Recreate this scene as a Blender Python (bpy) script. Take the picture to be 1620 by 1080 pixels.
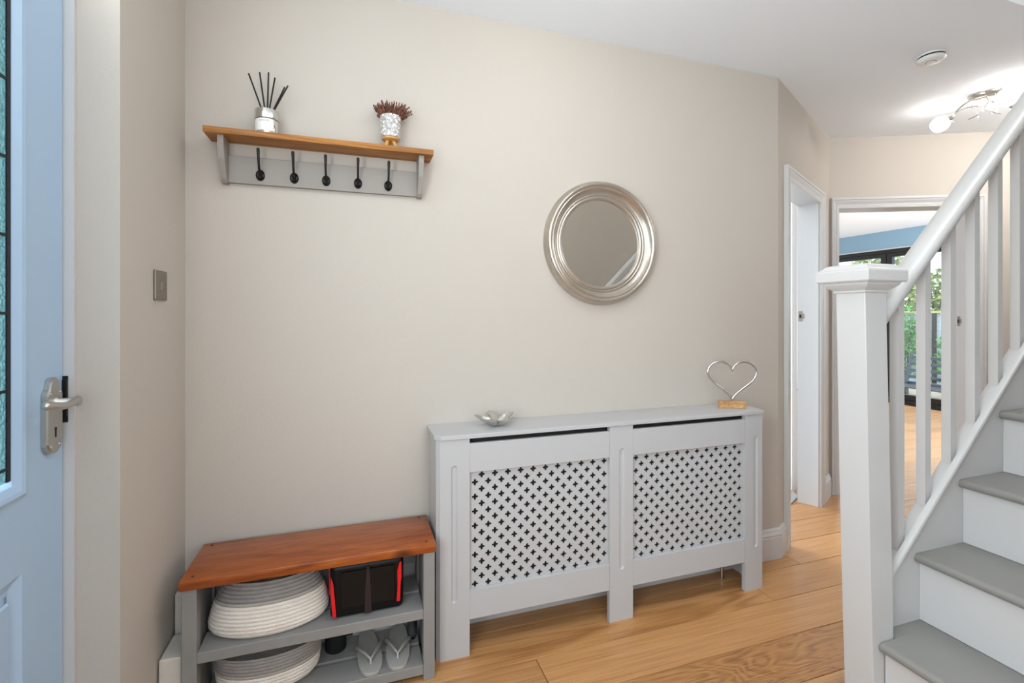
import bpy, bmesh, math, random
from mathutils import Vector, Matrix
for o in list(bpy.data.objects): bpy.data.objects.remove(o)
random.seed(7)
SC = bpy.context.scene
COL = SC.collection
PI = math.pi

# ------------------------------------------------------------------ camera
CAM_H = 1.242
yaw = math.atan2(2265.0, 750.0)                       # angle of the view direction from the long wall
cd = bpy.data.cameras.new('camera'); cam = bpy.data.objects.new('camera', cd); COL.objects.link(cam)
cam.location = (0, 0, CAM_H)
cam.rotation_euler = (PI/2, 0, yaw - PI/2)
cd.sensor_fit = 'HORIZONTAL'; cd.sensor_width = 36.0
cd.lens = 36.0*750.0/1620.0
cd.shift_y = -44.0/1620.0
cd.clip_start = 0.02; cd.clip_end = 200
SC.camera = cam

# ------------------------------------------------------------------ world, lights, exposure
w = bpy.data.worlds.new('sky'); SC.world = w; w.use_nodes = True
bg = w.node_tree.nodes['Background']
bg.inputs[0].default_value = (0.80, 0.90, 1.0, 1); bg.inputs[1].default_value = 1.9
def area(name, loc, rot, sx, sy, power, col):
    l = bpy.data.lights.new(name, 'AREA'); l.shape = 'RECTANGLE'; l.size = sx; l.size_y = sy
    l.energy = power; l.color = col
    o = bpy.data.objects.new(name, l); COL.objects.link(o); o.location = loc; o.rotation_euler = rot
    return o
# added unseen fill lights: front wall openings, behind camera, stairwell and other rooms
COOL = (0.90, 0.97, 1.0)
area('front_side_fill', (-0.70, 0.10, 1.45), (0, -PI/2-0.2, 0), 1.5, 0.80, 25, COOL)  # added light from the left through an unseen opening
area('above_door_fill', (-0.69, 0.97, 2.235), (0, -PI/2+0.25, 0), 0.28, 0.72, 2.5, COOL)  # added light above the door; no fanlight is known there
area('behind_camera_fill', (0.35, -1.12, 1.5), (PI/2+0.5, 0, 0), 1.6, 1.5, 4, COOL)  # added fill behind the camera, tilted up towards the ceiling
area('stairwell_fill', (2.3, 0.62, 4.4), (0, 0, 0), 1.9, 0.8, 27, COOL)  # added panel of light high in the closed stairwell
area('garden_room_fill', (5.9, 1.66, 1.35), (PI/2, 0, 0), 2.2, 1.7, 95, (0.9, 0.97, 1.0))  # added light to brighten the garden room and its ceiling
area('side_room_fill', (1.2, 4.6, 1.5), (PI/2, 0, PI-0.5), 1.5, 1.4, 55, (0.95, 0.985, 1.0))  # unseen light added to brighten the side room
SC.view_settings.view_transform = 'Standard'; SC.view_settings.look = 'None'
SC.view_settings.gamma = 1.0; SC.view_settings.use_curve_mapping = False
SC.view_settings.exposure = 0.60

# ------------------------------------------------------------------ materials
def lin(c):
    if isinstance(c, str): c = [int(c[i:i+2], 16)/255.0 for i in (0, 2, 4)]
    return tuple((v/12.92 if v <= 0.04045 else ((v+0.055)/1.055)**2.4) for v in c) + (1.0,)
def mat(name, col, rough=0.5, metal=0.0, bump=0.0, bscale=60.0, spec=0.5, vary=0.0, vscale=2.0, emit=None, estr=0.0, coat=0.0):
    m = bpy.data.materials.new(name); m.use_nodes = True
    nt = m.node_tree; b = nt.nodes['Principled BSDF']; L = nt.links
    c = lin(col); b.inputs['Base Color'].default_value = c
    b.inputs['Roughness'].default_value = rough; b.inputs['Metallic'].default_value = metal
    b.inputs['Specular IOR Level'].default_value = spec
    b.inputs['Coat Weight'].default_value = coat
    if emit: b.inputs['Emission Color'].default_value = lin(emit); b.inputs['Emission Strength'].default_value = estr
    tc = nt.nodes.new('ShaderNodeTexCoord')
    if vary > 0:
        n = nt.nodes.new('ShaderNodeTexNoise'); n.inputs['Scale'].default_value = vscale; n.inputs['Detail'].default_value = 4
        r = nt.nodes.new('ShaderNodeValToRGB'); L.new(tc.outputs['Object'], n.inputs['Vector'])
        lo = tuple(v*(1-vary) for v in c[:3])+(1,); hi = tuple(min(1, v*(1+vary)) for v in c[:3])+(1,)
        r.color_ramp.elements[0].position = 0.3; r.color_ramp.elements[1].position = 0.7
        r.color_ramp.elements[0].color = lo; r.color_ramp.elements[1].color = hi
        L.new(n.outputs['Fac'], r.inputs['Fac']); L.new(r.outputs['Color'], b.inputs['Base Color'])
    if bump > 0:
        n2 = nt.nodes.new('ShaderNodeTexNoise'); n2.inputs['Scale'].default_value = bscale; n2.inputs['Detail'].default_value = 3
        bp = nt.nodes.new('ShaderNodeBump'); bp.inputs['Strength'].default_value = bump; bp.inputs['Distance'].default_value = 0.01
        L.new(tc.outputs['Object'], n2.inputs['Vector']); L.new(n2.outputs['Fac'], bp.inputs['Height']); L.new(bp.outputs['Normal'], b.inputs['Normal'])
    return m
def wood(name, cols, stretch=(0.5, 7, 7), rough=0.35, ring=5.0, dist=2.2, rvar=0.25, fine=90.0, knots=False, coat=0.0, amps=(0.13, 0.13), bigk=0.5):
    """long-grained wood: distorted rings stretched along local X plus fine pores, shifted per object"""
    m = bpy.data.materials.new(name); m.use_nodes = True
    nt = m.node_tree; N = nt.nodes; L = nt.links; b = N['Principled BSDF']
    b.inputs['Roughness'].default_value = rough; b.inputs['Coat Weight'].default_value = coat
    tc = N.new('ShaderNodeTexCoord'); oi = N.new('ShaderNodeObjectInfo')
    mul = N.new('ShaderNodeVectorMath'); mul.operation = 'MULTIPLY_ADD'
    cmb = N.new('ShaderNodeCombineXYZ')
    for i, k in enumerate((37.0, 13.0, 5.0)):
        mm = N.new('ShaderNodeMath'); mm.operation = 'MULTIPLY'; mm.inputs[1].default_value = k
        L.new(oi.outputs['Random'], mm.inputs[0]); L.new(mm.outputs[0], cmb.inputs[i])
    mul.inputs[1].default_value = stretch
    L.new(tc.outputs['Object'], mul.inputs[0]); L.new(cmb.outputs[0], mul.inputs[2])
    nz = N.new('ShaderNodeTexNoise'); nz.inputs['Scale'].default_value = 1.0; nz.inputs['Detail'].default_value = 2.5
    nz.inputs['Distortion'].default_value = 0.6
    L.new(mul.outputs[0], nz.inputs['Vector'])
    m1 = N.new('ShaderNodeMath'); m1.operation = 'MULTIPLY'; m1.inputs[1].default_value = ring*dist
    L.new(nz.outputs['Fac'], m1.inputs[0])
    sn = N.new('ShaderNodeMath'); sn.operation = 'SINE'; 
    m1b = N.new('ShaderNodeMath'); m1b.operation = 'MULTIPLY'; m1b.inputs[1].default_value = 6.283
    L.new(m1.outputs[0], m1b.inputs[0]); L.new(m1b.outputs[0], sn.inputs[0])
    # fine pores
    mp2 = N.new('ShaderNodeVectorMath'); mp2.operation = 'MULTIPLY_ADD'; mp2.inputs[1].default_value = (stretch[0]*8, fine*2.2, fine*2.2)
    L.new(tc.outputs['Object'], mp2.inputs[0]); L.new(cmb.outputs[0], mp2.inputs[2])
    nf = N.new('ShaderNodeTexNoise'); nf.inputs['Scale'].default_value = 1.0; nf.inputs['Detail'].default_value = 3
    L.new(mp2.outputs[0], nf.inputs['Vector'])
    big = N.new('ShaderNodeTexNoise'); big.inputs['Scale'].default_value = 0.45; big.inputs['Detail'].default_value = 2
    L.new(mul.outputs[0], big.inputs['Vector'])
    # combine: 0.5 + 0.22*rings + fine + big
    def lincomb(a, k, base):
        n = N.new('ShaderNodeMath'); n.operation = 'MULTIPLY_ADD'; n.inputs[1].default_value = k
        L.new(a, n.inputs[0])
        if isinstance(base, float): n.inputs[2].default_value = base
        else: L.new(base, n.inputs[2])
        return n.outputs[0]
    amp = N.new('ShaderNodeMapRange'); amp.inputs[1].default_value = 0.55; amp.inputs[2].default_value = 1.0; amp.inputs[3].default_value = amps[0]; amp.inputs[4].default_value = amps[1]
    fr_r = N.new('ShaderNodeMath'); fr_r.operation = 'FRACT'; mr_ = N.new('ShaderNodeMath'); mr_.operation = 'MULTIPLY'; mr_.inputs[1].default_value = 7.13
    L.new(oi.outputs['Random'], mr_.inputs[0]); L.new(mr_.outputs[0], fr_r.inputs[0]); L.new(fr_r.outputs[0], amp.inputs[0])
    sm = N.new('ShaderNodeMath'); sm.operation = 'MULTIPLY'; L.new(sn.outputs[0], sm.inputs[0]); L.new(amp.outputs[0], sm.inputs[1])
    v = lincomb(sm.outputs[0], 1.0, 0.5 - 0.275 - bigk/2)
    v = lincomb(nf.outputs['Fac'], 0.55, v)
    v = lincomb(big.outputs['Fac'], bigk, v)
    r = N.new('ShaderNodeValToRGB'); e = r.color_ramp.elements
    e[0].position = 0.22; e[0].color = lin(cols[0]); e[1].position = 0.8; e[1].color = lin(cols[2])
    x = e.new(0.5); x.color = lin(cols[1])
    L.new(v, r.inputs['Fac'])
    out = r.outputs['Color']
    if knots:
        vo = N.new('ShaderNodeTexVoronoi'); vo.inputs['Scale'].default_value = 1.0
        km = N.new('ShaderNodeVectorMath'); km.operation = 'MULTIPLY_ADD'; km.inputs[1].default_value = (4.5, 9, 9); km.inputs[2].default_value = (0.4, 0.2, 0.1)
        L.new(tc.outputs['Object'], km.inputs[0]); L.new(km.outputs[0], vo.inputs['Vector'])
        kr = N.new('ShaderNodeValToRGB'); kr.color_ramp.elements[0].position = 0.06; kr.color_ramp.elements[1].position = 0.20
        kr.color_ramp.elements[0].color = (0.25, 0.2, 0.18, 1); kr.color_ramp.elements[1].color = (1, 1, 1, 1)
        L.new(vo.outputs['Distance'], kr.inputs['Fac'])
        mx = N.new('ShaderNodeMix'); mx.data_type = 'RGBA'; mx.blend_type = 'MULTIPLY'; mx.inputs[0].default_value = 1.0
        L.new(out, mx.inputs[6]); L.new(kr.outputs['Color'], mx.inputs[7]); out = mx.outputs[2]
    hsv = N.new('ShaderNodeHueSaturation'); mr = N.new('ShaderNodeMapRange')
    mr.inputs[3].default_value = 1-rvar; mr.inputs[4].default_value = 1+rvar
    L.new(oi.outputs['Random'], mr.inputs[0]); L.new(mr.outputs[0], hsv.inputs['Value']); L.new(out, hsv.inputs['Color'])
    L.new(hsv.outputs['Color'], b.inputs['Base Color'])
    bp = N.new('ShaderNodeBump'); bp.inputs['Strength'].default_value = 0.12; bp.inputs['Distance'].default_value = 0.002
    L.new(nf.outputs['Fac'], bp.inputs['Height']); L.new(bp.outputs['Normal'], b.inputs['Normal'])
    return m
def glass(name, tint, gloss=0.07, rough=0.0):
    m = bpy.data.materials.new(name); m.use_nodes = True; nt = m.node_tree; N = nt.nodes; L = nt.links
    N.remove(N['Principled BSDF'])
    t = N.new('ShaderNodeBsdfTransparent'); t.inputs[0].default_value = tint
    g = N.new('ShaderNodeBsdfGlossy'); g.inputs['Roughness'].default_value = rough
    mx = N.new('ShaderNodeMixShader'); mx.inputs[0].default_value = gloss
    L.new(t.outputs[0], mx.inputs[1]); L.new(g.outputs[0], mx.inputs[2]); L.new(mx.outputs[0], N['Material Output'].inputs[0])
    return m
M = {}
M['wall'] = mat('cream_wall_paint', 'c0b8ae', 0.75, bump=0.05, bscale=90, vary=0.012, vscale=1.5, spec=0.3)
M['ceil'] = mat('white_ceiling_paint', 'ecf1f6', 0.85, bump=0.04, bscale=60, spec=0.2)
M['white'] = mat('white_gloss_paint', 'c6c5c4', 0.32, bump=0.02, bscale=30)
M['cover_white'] = mat('white_satin_board', 'bababb', 0.38, bump=0.02, bscale=25)
M['white_wall'] = mat('white_wall_paint', 'e8e8ea', 0.8)
M['blue_wall'] = mat('blue_wall_paint', '89a9be', 0.8)
M['door_blue'] = mat('pale_blue_door_paint', 'a9c3dc', 0.4, bump=0.04, bscale=20)
M['grey_paint'] = mat('grey_furniture_paint', '8d8b88', 0.5, bump=0.05, bscale=40, vary=0.05, vscale=12)
M['shelf_grey'] = mat('warm_grey_shelf_paint', '938d86', 0.55, bump=0.03, bscale=40)
M['tread_grey'] = mat('grey_tread_paint', '868480', 0.42, bump=0.05, bscale=25, vary=0.04, vscale=5)
M['oak'] = wood('oiled_oak_floor', ('7c4c25', 'b58352', 'c99b69'), (0.5, 6, 6), 0.3, ring=4.0, dist=1.6, rvar=0.12, amps=(0.03, 0.15), bigk=0.3)
M['oak_figured'] = wood('figured_oak_floor', ('6b4120', 'a97746', 'bd8f60'), (1.3, 8, 8), 0.32, ring=6.0, dist=3.0, rvar=0.0, amps=(0.075, 0.075), bigk=0.2)
M['shelf_oak'] = wood('golden_oak_shelf', ('7a4708', 'a4681f', 'bd8233'), (1.2, 22, 22), 0.45, ring=3, dist=2, rvar=0.0)
M['pine'] = wood('stained_pine_top', ('4a1c06', '96491b', 'b46722'), (1.4, 14, 14), 0.3, ring=3, dist=1.6, rvar=0.0, fine=45, knots=True, coat=0.15, amps=(0.06, 0.06), bigk=0.4)
M['lightwood'] = wood('light_mango_wood', ('9c6a3c', 'c89763', 'dcb588'), (8, 60, 60), 0.55, ring=3, dist=2, rvar=0.0)
M['bamboo'] = mat('pale_bamboo', 'c89555', 0.45)
M['chrome'] = mat('polished_steel', 'd6d4d0', 0.16, 1.0)
M['satin'] = mat('satin_nickel', 'c2bfba', 0.34, 1.0, bump=0.03, bscale=80)
M['champagne'] = mat('champagne_silver_leaf', 'bdb4a8', 0.3, 0.85, bump=0.06, bscale=40, vary=0.12, vscale=9)
M['black_iron'] = mat('black_cast_iron', '14100f', 0.4, 0.3, bump=0.1, bscale=200)
M['black'] = mat('matt_black', '0b0b0c', 0.7)
M['radiator'] = mat('cover_interior_shade', '1a1a1b', 0.7)  # near black stands in for the shade inside the radiator cover
M['mirror'] = mat('mirror_glass', 'e6e4e0', 0.0, 1.0)
M['black_frame'] = mat('black_aluminium', '10100f', 0.4)
M['switch'] = mat('brushed_pewter_plate', '8f867c', 0.38, 0.9, bump=0.02, bscale=80)
M['clear'] = glass('clear_glass', (0.97, 0.99, 0.98, 1), 0.06)
M['crystal'] = mat('clear_crystal', 'f4f6f8', 0.05); M['crystal'].node_tree.nodes['Principled BSDF'].inputs['Transmission Weight'].default_value = 0.85
M['globe'] = mat('lit_opal_glass', 'ffffff', 0.3, emit='fdf8f4', estr=10.0)
M['globe_bright'] = mat('bright_opal_glass', 'ffffff', 0.3, emit='fbf9f8', estr=26.0)
M['globe_fill'] = mat('fill_opal_glass', 'ffffff', 0.3, emit='fdf9f4', estr=75.0)  # glow of the fitting added out of view as fill
M['plastic'] = mat('white_plastic', 'e3e3e1', 0.4)
M['rope'] = mat('cream_cotton_rope', 'e6ddd2', 0.9, bump=0.35, bscale=160, vary=0.06, vscale=20, spec=0.1)
M['rope_grey'] = mat('grey_cotton_rope', '97928e', 0.9, bump=0.35, bscale=160, vary=0.08, vscale=30, spec=0.1)
M['pvc'] = mat('black_glossy_pvc', '070708', 0.4, spec=0.3)
M['pvc_window'] = mat('smoky_clear_vinyl', '0a0a0c', 0.25, bump=0.35, bscale=14, spec=0.3)
M['red'] = mat('bright_red_trim', 'e01420', 0.4)
M['strap'] = mat('dark_brown_webbing', '2a1a19', 0.6)
M['sole'] = mat('grey_foam_sole', 'a5a29c', 0.7, bump=0.1, bscale=200)
M['silver_strap'] = mat('silver_glitter_strap', 'c8c6c4', 0.35, 0.6, bump=0.4, bscale=400)
M['shoe_dark'] = mat('charcoal_shoe_fabric', '4a4a4b', 0.8, bump=0.2, bscale=200)
M['distressed'] = mat('weathered_white_timber', 'c9c3ba', 0.8, bump=0.4, bscale=25, vary=0.12, vscale=14)
M['jar'] = mat('smoked_glass_jar', 'd8d2c8', 0.08, 0.75)
M['label'] = mat('white_paper_label', 'eeecea', 0.6)
M['ink'] = mat('grey_ink', '6a6a6a', 0.6)
M['reed'] = mat('black_reed', '120e0c', 0.7)
M['dried'] = mat('dried_heather', '714936', 0.9, vary=0.5, vscale=60)
M['carpet'] = mat('grey_carpet', '9a9a9c', 0.95, bump=0.5, bscale=300)
M['deck'] = wood('weathered_decking', ('8d7f72', 'b3a596', 'c9bdb0'), (0.6, 10, 10), 0.7, rvar=0.08)
M['lawn'] = mat('pale_garden_gravel', 'aeb8be', 0.95, vary=0.15, vscale=20)
M['fence_white'] = mat('pale_painted_fence_board', 'c3cdd6', 0.7, vary=0.05, vscale=6)
M['fence_post'] = mat('dark_fence_post', '3a3833', 0.7)
M['fence_rail'] = mat('pale_bamboo_rail', 'c6b482', 0.6)
M['anthracite'] = mat('anthracite_metal', '4c5a67', 0.5, 0.1)
M['leaf'] = mat('bright_green_leaves', '5f9a4e', 0.6, vary=0.35, vscale=5)
M['leaf2'] = mat('olive_hedge_leaves', '8d9a5d', 0.7, vary=0.4, vscale=3)
M['bark'] = mat('brown_bark', '5b4a38', 0.9)

def pot_material():
    m = mat('white_pot_with_grey_rings', 'f0efec', 0.4); nt = m.node_tree; N = nt.nodes; L = nt.links; b = N['Principled BSDF']
    tc = N.new('ShaderNodeTexCoord'); vo = N.new('ShaderNodeTexVoronoi'); vo.inputs['Scale'].default_value = 85
    vo.feature = 'F1'; L.new(tc.outputs['Object'], vo.inputs['Vector'])
    r = N.new('ShaderNodeValToRGB'); r.color_ramp.interpolation = 'LINEAR'; e = r.color_ramp.elements
    e[0].position = 0.0; e[0].color = lin('f4f3f0'); e[1].position = 1.0; e[1].color = lin('85817c')
    for p, c in ((0.34, 'f4f3f0'), (0.42, '85817c'), (0.5, '8b8782'), (0.56, 'e4e2de'), (0.7, '9a9691')):
        x = e.new(p); x.color = lin(c)
    L.new(vo.outputs['Distance'], r.inputs['Fac']); L.new(r.outputs['Color'], b.inputs['Base Color'])
    return m
M['pot'] = pot_material()
def obscure_glass():
    m = mat('obscure_teal_glass', '8fc4c4', 0.25, bump=0.9, bscale=140)
    b = m.node_tree.nodes['Principled BSDF']; b.inputs['Transmission Weight'].default_value = 0.75
    return m
M['obscure'] = obscure_glass()

# ------------------------------------------------------------------ mesh helpers
def link(name, bm, m, parent=None, smooth=False, ang=40):
    me = bpy.data.meshes.new(name); bmesh.ops.recalc_face_normals(bm, faces=bm.faces)
    bm.to_mesh(me); bm.free()
    o = bpy.data.objects.new(name, me); COL.objects.link(o)
    if m: me.materials.append(M[m] if isinstance(m, str) else m)
    if smooth:
        for p in me.polygons: p.use_smooth = True
        try: me.set_sharp_from_angle(angle=math.radians(ang))
        except Exception: pass
    if parent: o.parent = parent; o.matrix_parent_inverse = parent.matrix_world.inverted() if False else Matrix.Translation(-Vector(parent.location)) if not any(parent.rotation_euler) else Matrix()
    return o
def box(bm, x0, x1, y0, y1, z0, z1, bev=0.0, seg=1):
    r = bmesh.ops.create_cube(bm, size=1.0)
    vs = r['verts']
    for v in vs:
        v.co = Vector((x0+(v.co.x+.5)*(x1-x0), y0+(v.co.y+.5)*(y1-y0), z0+(v.co.z+.5)*(z1-z0)))
    if bev > 0:
        es = list({e for v in vs for e in v.link_edges})
        bmesh.ops.bevel(bm, geom=es, offset=bev, segments=seg, profile=0.5, affect='EDGES')
def B(*a, **k):
    bm = bmesh.new(); box(bm, *a, **k); return bm
def prism(bm, pts, axis, a, b):
    """polygon pts extruded along axis from a to b; axis 'x': pts=(y,z), 'y': (x,z), 'z': (x,y)"""
    def P(p, t):
        return (t, p[0], p[1]) if axis == 'x' else (p[0], t, p[1]) if axis == 'y' else (p[0], p[1], t)
    A = [bm.verts.new(P(p, a)) for p in pts]; C = [bm.verts.new(P(p, b)) for p in pts]
    n = len(pts)
    bm.faces.new(A); bm.faces.new(C[::-1])
    for i in range(n): bm.faces.new((A[i], A[(i+1) % n], C[(i+1) % n], C[i]))
def sweep(bm, prof, x0, x1, m):
    """profile (y,z) swept along x with slope m"""
    A = [bm.verts.new((x0, y, z+m*x0)) for y, z in prof]; C = [bm.verts.new((x1, y, z+m*x1)) for y, z in prof]
    n = len(prof); bm.faces.new(A); bm.faces.new(C[::-1])
    for i in range(n): bm.faces.new((A[i], A[(i+1) % n], C[(i+1) % n], C[i]))
def lathe(bm, prof, n=32, c=(0, 0, 0), sx=1.0, sy=1.0, cap=True):
    rows = []
    for r, z in prof:
        rows.append([bm.verts.new((c[0]+sx*r*math.cos(2*PI*i/n), c[1]+sy*r*math.sin(2*PI*i/n), c[2]+z)) for i in range(n)])
    for a, b in zip(rows, rows[1:]):
        for i in range(n): bm.faces.new((a[i], a[(i+1) % n], b[(i+1) % n], b[i]))
    if cap:
        if prof[0][0] > 1e-6: bm.faces.new(rows[0])
        if prof[-1][0] > 1e-6: bm.faces.new(rows[-1])
def tube(bm, pts, r, n=8, closed=False, taper=None):
    pts = [Vector(p) for p in pts]; N = len(pts); rows = []; up = None
    for i, p in enumerate(pts):
        if closed: t = pts[(i+1) % N]-pts[i-1]
        else: t = pts[min(i+1, N-1)]-pts[max(i-1, 0)]
        t.normalize()
        if up is None:
            up = Vector((0, 0, 1)) if abs(t.z) < 0.9 else Vector((1, 0, 0))
        u = (up - t*up.dot(t)).normalized(); up = u; v = t.cross(u)
        rr = r if taper is None else r*taper[i]
        rows.append([bm.verts.new(p+u*rr*math.cos(2*PI*k/n)+v*rr*math.sin(2*PI*k/n)) for k in range(n)])
    rng = range(N) if closed else range(N-1)
    for i in rng:
        a, b = rows[i], rows[(i+1) % N]
        for k in range(n): bm.faces.new((a[k], a[(k+1) % n], b[(k+1) % n], b[k]))
    if not closed: bm.faces.new(rows[0]); bm.faces.new(rows[-1])
def ell(bm, c, rx, ry, rz, u=16, v=10):
    r = bmesh.ops.create_uvsphere(bm, u_segments=u, v_segments=v, radius=1.0)
    for x in r['verts']: x.co = Vector((c[0]+x.co.x*rx, c[1]+x.co.y*ry, c[2]+x.co.z*rz))
    return r['verts']
def xform(bm, mtx):
    bmesh.ops.transform(bm, matrix=mtx, verts=bm.verts)
    return bm
def tag(o, label, cat, group=None, kind=None):
    o['label'] = label; o['category'] = cat
    if group: o['group'] = group
    if kind: o['kind'] = kind
    return o
def thing(name, label, cat, loc, group=None, kind=None):
    o = bpy.data.objects.new(name, None); o.empty_display_size = 0.05; COL.objects.link(o); o.location = loc
    return tag(o, label, cat, group, kind)
def struct(name, bm, m, label=None, cat=None, smooth=False):
    o = link(name, bm, m, None, smooth)
    o['kind'] = 'structure'
    if label: o['label'] = label; o['category'] = cat
    return o

# ------------------------------------------------------------------ room shell
CZ = 2.45                                              # ceiling height
WY = 1.875                                             # long wall
W0 = Vector((2.055, 1.875)); C0 = Vector((3.105, 2.415))
a1 = math.atan2(C0.y-W0.y, C0.x-W0.x); LEN1 = (C0-W0).length
a2 = math.radians(-25.0)
def frame2(origin, ang):
    """local frame on an oblique wall: x along the wall, y into the wall"""
    return Matrix.Translation((origin.x, origin.y, 0)) @ Matrix.Rotation(ang, 4, 'Z')
F1 = frame2(W0, a1); F2 = frame2(C0, a2)

fl = struct('floor', B(-0.9, 7.12, -1.1, 6.05, -0.06, -0.0125), 'black', 'oak plank floor of the hallway', 'floor')
# planks 191 mm wide, running along the long wall, joints staggered
PW = 0.191; Y0 = 1.593
joints = {0: [0.618, 2.62, 4.55, 6.5], -1: [-0.6, 1.9, 3.8, 5.7], 1: [-0.2, 1.727, 3.6, 5.5], 2: [0.3, 2.10, 3.95, 5.85], 3: [-0.5, 1.2, 3.2, 5.0, 6.9], -2: [0.15, 2.0, 3.9]}
def plank(x0, x1, y0, y1, par, m='oak'):
    g = 0.0013; c = 0.0012; cx, cy = (x0+x1)/2, (y0+y1)/2
    hx, hy = (x1-x0)/2-g, (y1-y0)/2-g
    bm = bmesh.new()
    R = [[bm.verts.new((sx*(hx-i), sy*(hy-i), z)) for sx, sy in ((-1, -1), (1, -1), (1, 1), (-1, 1))] for i, z in ((0, -0.012), (0, -c), (c, 0))]
    for p, q in ((0, 1), (1, 2)):
        for k in range(4): bm.faces.new((R[p][k], R[p][(k+1) % 4], R[q][(k+1) % 4], R[q][k]))
    bm.faces.new(R[2])
    me = bpy.data.meshes.new('plank'); bmesh.ops.recalc_face_normals(bm, faces=bm.faces); bm.to_mesh(me); bm.free(); me.materials.append(M[m])
    o = bpy.data.objects.new('plank', me); COL.objects.link(o); o.location = (cx, cy, 0); o.parent = par
rnd = random.Random(3)
for r in range(-14, 23):
    y0 = Y0 + (r-1)*PW; y1 = y0+PW
    if r in joints: js = joints[r]
    else:
        s = rnd.uniform(-0.9, 0.6); js = [s+1.9*k for k in range(5)]
    xs = [-0.70 if y0 < 1.9 else (2.05 if y0 < 2.5 else 3.0)]
    xs += [j for j in sorted(js) if xs[0]+0.15 < j < 6.9]
    xs.append(7.1)
    for p, q in zip(xs, xs[1:]):
        if q < 0.2 and y1 < 0.9: continue
        plank(p, q, y0, y1, fl, 'oak_figured' if r == -1 and p < 1.0 < q else 'oak')

# long wall, left wall with the entrance recess
struct('wall_back', B(-0.80, 2.055, WY, WY+0.10, 0, CZ), 'wall', 'long cream wall behind the radiator cover', 'wall')
struct('wall_left', B(-0.80, -0.547, 1.406, WY, 0, CZ), 'wall', 'short cream wall beside the front door', 'wall')
bm = bmesh.new()                                       # front wall around the door and openings added for the fill lights (out of view)
box(bm, -0.80, -0.66, 0.51, 0.53, 0, CZ); box(bm, -0.80, -0.66, -1.1, -0.32, 0, CZ)
box(bm, -0.80, -0.66, -0.32, 0.51, 0, 0.68); box(bm, -0.80, -0.66, -0.32, 0.51, 2.22, CZ); box(bm, -0.80, -0.66, 0.53, 1.406, 2.06, 2.09); box(bm, -0.80, -0.66, 0.53, 1.406, 2.38, CZ); box(bm, -0.80, -0.66, 0.53, 0.60, 2.09, 2.38); box(bm, -0.80, -0.66, 1.34, 1.406, 2.09, 2.38)
struct('wall_front', bm, 'wall')
bm = bmesh.new()
box(bm, -0.80, -0.47, -1.22, -1.14, 0, CZ); box(bm, 1.17, 1.55, -1.22, -1.14, 0, CZ); box(bm, -0.47, 1.17, -1.22, -1.14, 0, 0.72); box(bm, -0.47, 1.17, -1.22, -1.14, 2.28, CZ)
struct('wall_rear', bm, 'wall')
bm = bmesh.new(); box(bm, 1.45, 5.2, 0.08, 0.18, 0, 4.6); box(bm, 1.45, 1.55, -1.14, 0.08, 0, 4.6)
struct('wall_stairs', bm, 'wall')

# oblique wall with a doorway
OS0, OS1, OH = 0.165, 0.885, 1.968                     # opening
def oblique(fr, segs, m, name, label):
    bm = bmesh.new()
    for s in segs: box(bm, *s)
    return struct(name, xform(bm, fr), m, label, 'wall')
oblique(F1, [(0.0, OS0, 0, 0.11, 0, CZ), (OS1, LEN1, 0, 0.11, 0, CZ), (OS0, OS1, 0, 0.11, OH, CZ)], 'wall', 'wall_angled', 'angled cream wall with the side doorway')
FS0, FS1, FH = 0.045, 0.90, 1.978
oblique(F2, [(0.0, FS0, 0, 0.12, 0, CZ), (FS1, 2.25, 0, 0.12, 0, CZ), (FS0, FS1, 0, 0.12, FH, CZ)], 'wall', 'wall_far', 'far cream wall above the garden room doorway')

def architrave(fr, s0, s1, h, name, label, wl=0.075, wr=0.075, wt=0.075, depth=0.13, rebate=0.085, thick=0.022):
    """door lining and moulded architrave"""
    t = thing(name, label, 'door frame', (0, 0, 0), kind='structure')
    # lining boards
    bm = bmesh.new(); box(bm, s1-0.018, s1, 0.0, depth, 0, h-0.018)
    link('lining', xform(bm, fr), 'white', t)
    bm = bmesh.new(); box(bm, s0, s0+0.018, 0.0, depth, 0, h-0.018)
    link('lining', xform(bm, fr), 'white', t)
    bm = bmesh.new(); box(bm, s0, s1, 0.0, depth, h-0.018, h)
    link('lining_head', xform(bm, fr), 'white', t)
    # moulded profile: distance across q (0 inner .. 1 outer), thickness
    prof = [(0, 0), (0, 0.55), (0.05, 0.7), (0.30, 0.72), (0.34, 0.55), (0.40, 0.55), (0.62, 0.9), (0.74, 0.95), (0.76, 0.8), (0.80, 1.0), (1.0, 1.0), (1.0, 0)]
    def side(sign, s, wd):
        bm = bmesh.new()
        lo = [bm.verts.new((s+sign*q*wd, -k*thick, 0)) for q, k in prof]
        hi = [bm.verts.new((s+sign*q*wd, -k*thick, h-0.018+q*wt)) for q, k in prof]
        n = len(prof); bm.faces.new(lo); bm.faces.new(hi)
        for i in range(n): bm.faces.new((lo[i], lo[(i+1) % n], hi[(i+1) % n], hi[i]))
        link('architrave_side', xform(bm, fr), 'white', t)
    side(-1, s0+0.010, wl); side(1, s1-0.010, wr)
    bm = bmesh.new()
    lo = [bm.verts.new((s0+0.010-q*wl, -k*thick, h-0.018+q*wt)) for q, k in prof]
    hi = [bm.verts.new((s1-0.010+q*wr, -k*thick, h-0.018+q*wt)) for q, k in prof]
    n = len(prof); bm.faces.new(lo); bm.faces.new(hi)
    for i in range(n): bm.faces.new((lo[i], lo[(i+1) % n], hi[(i+1) % n], hi[i]))
    link('architrave_head', xform(bm, fr), 'white', t)
    return t
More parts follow.
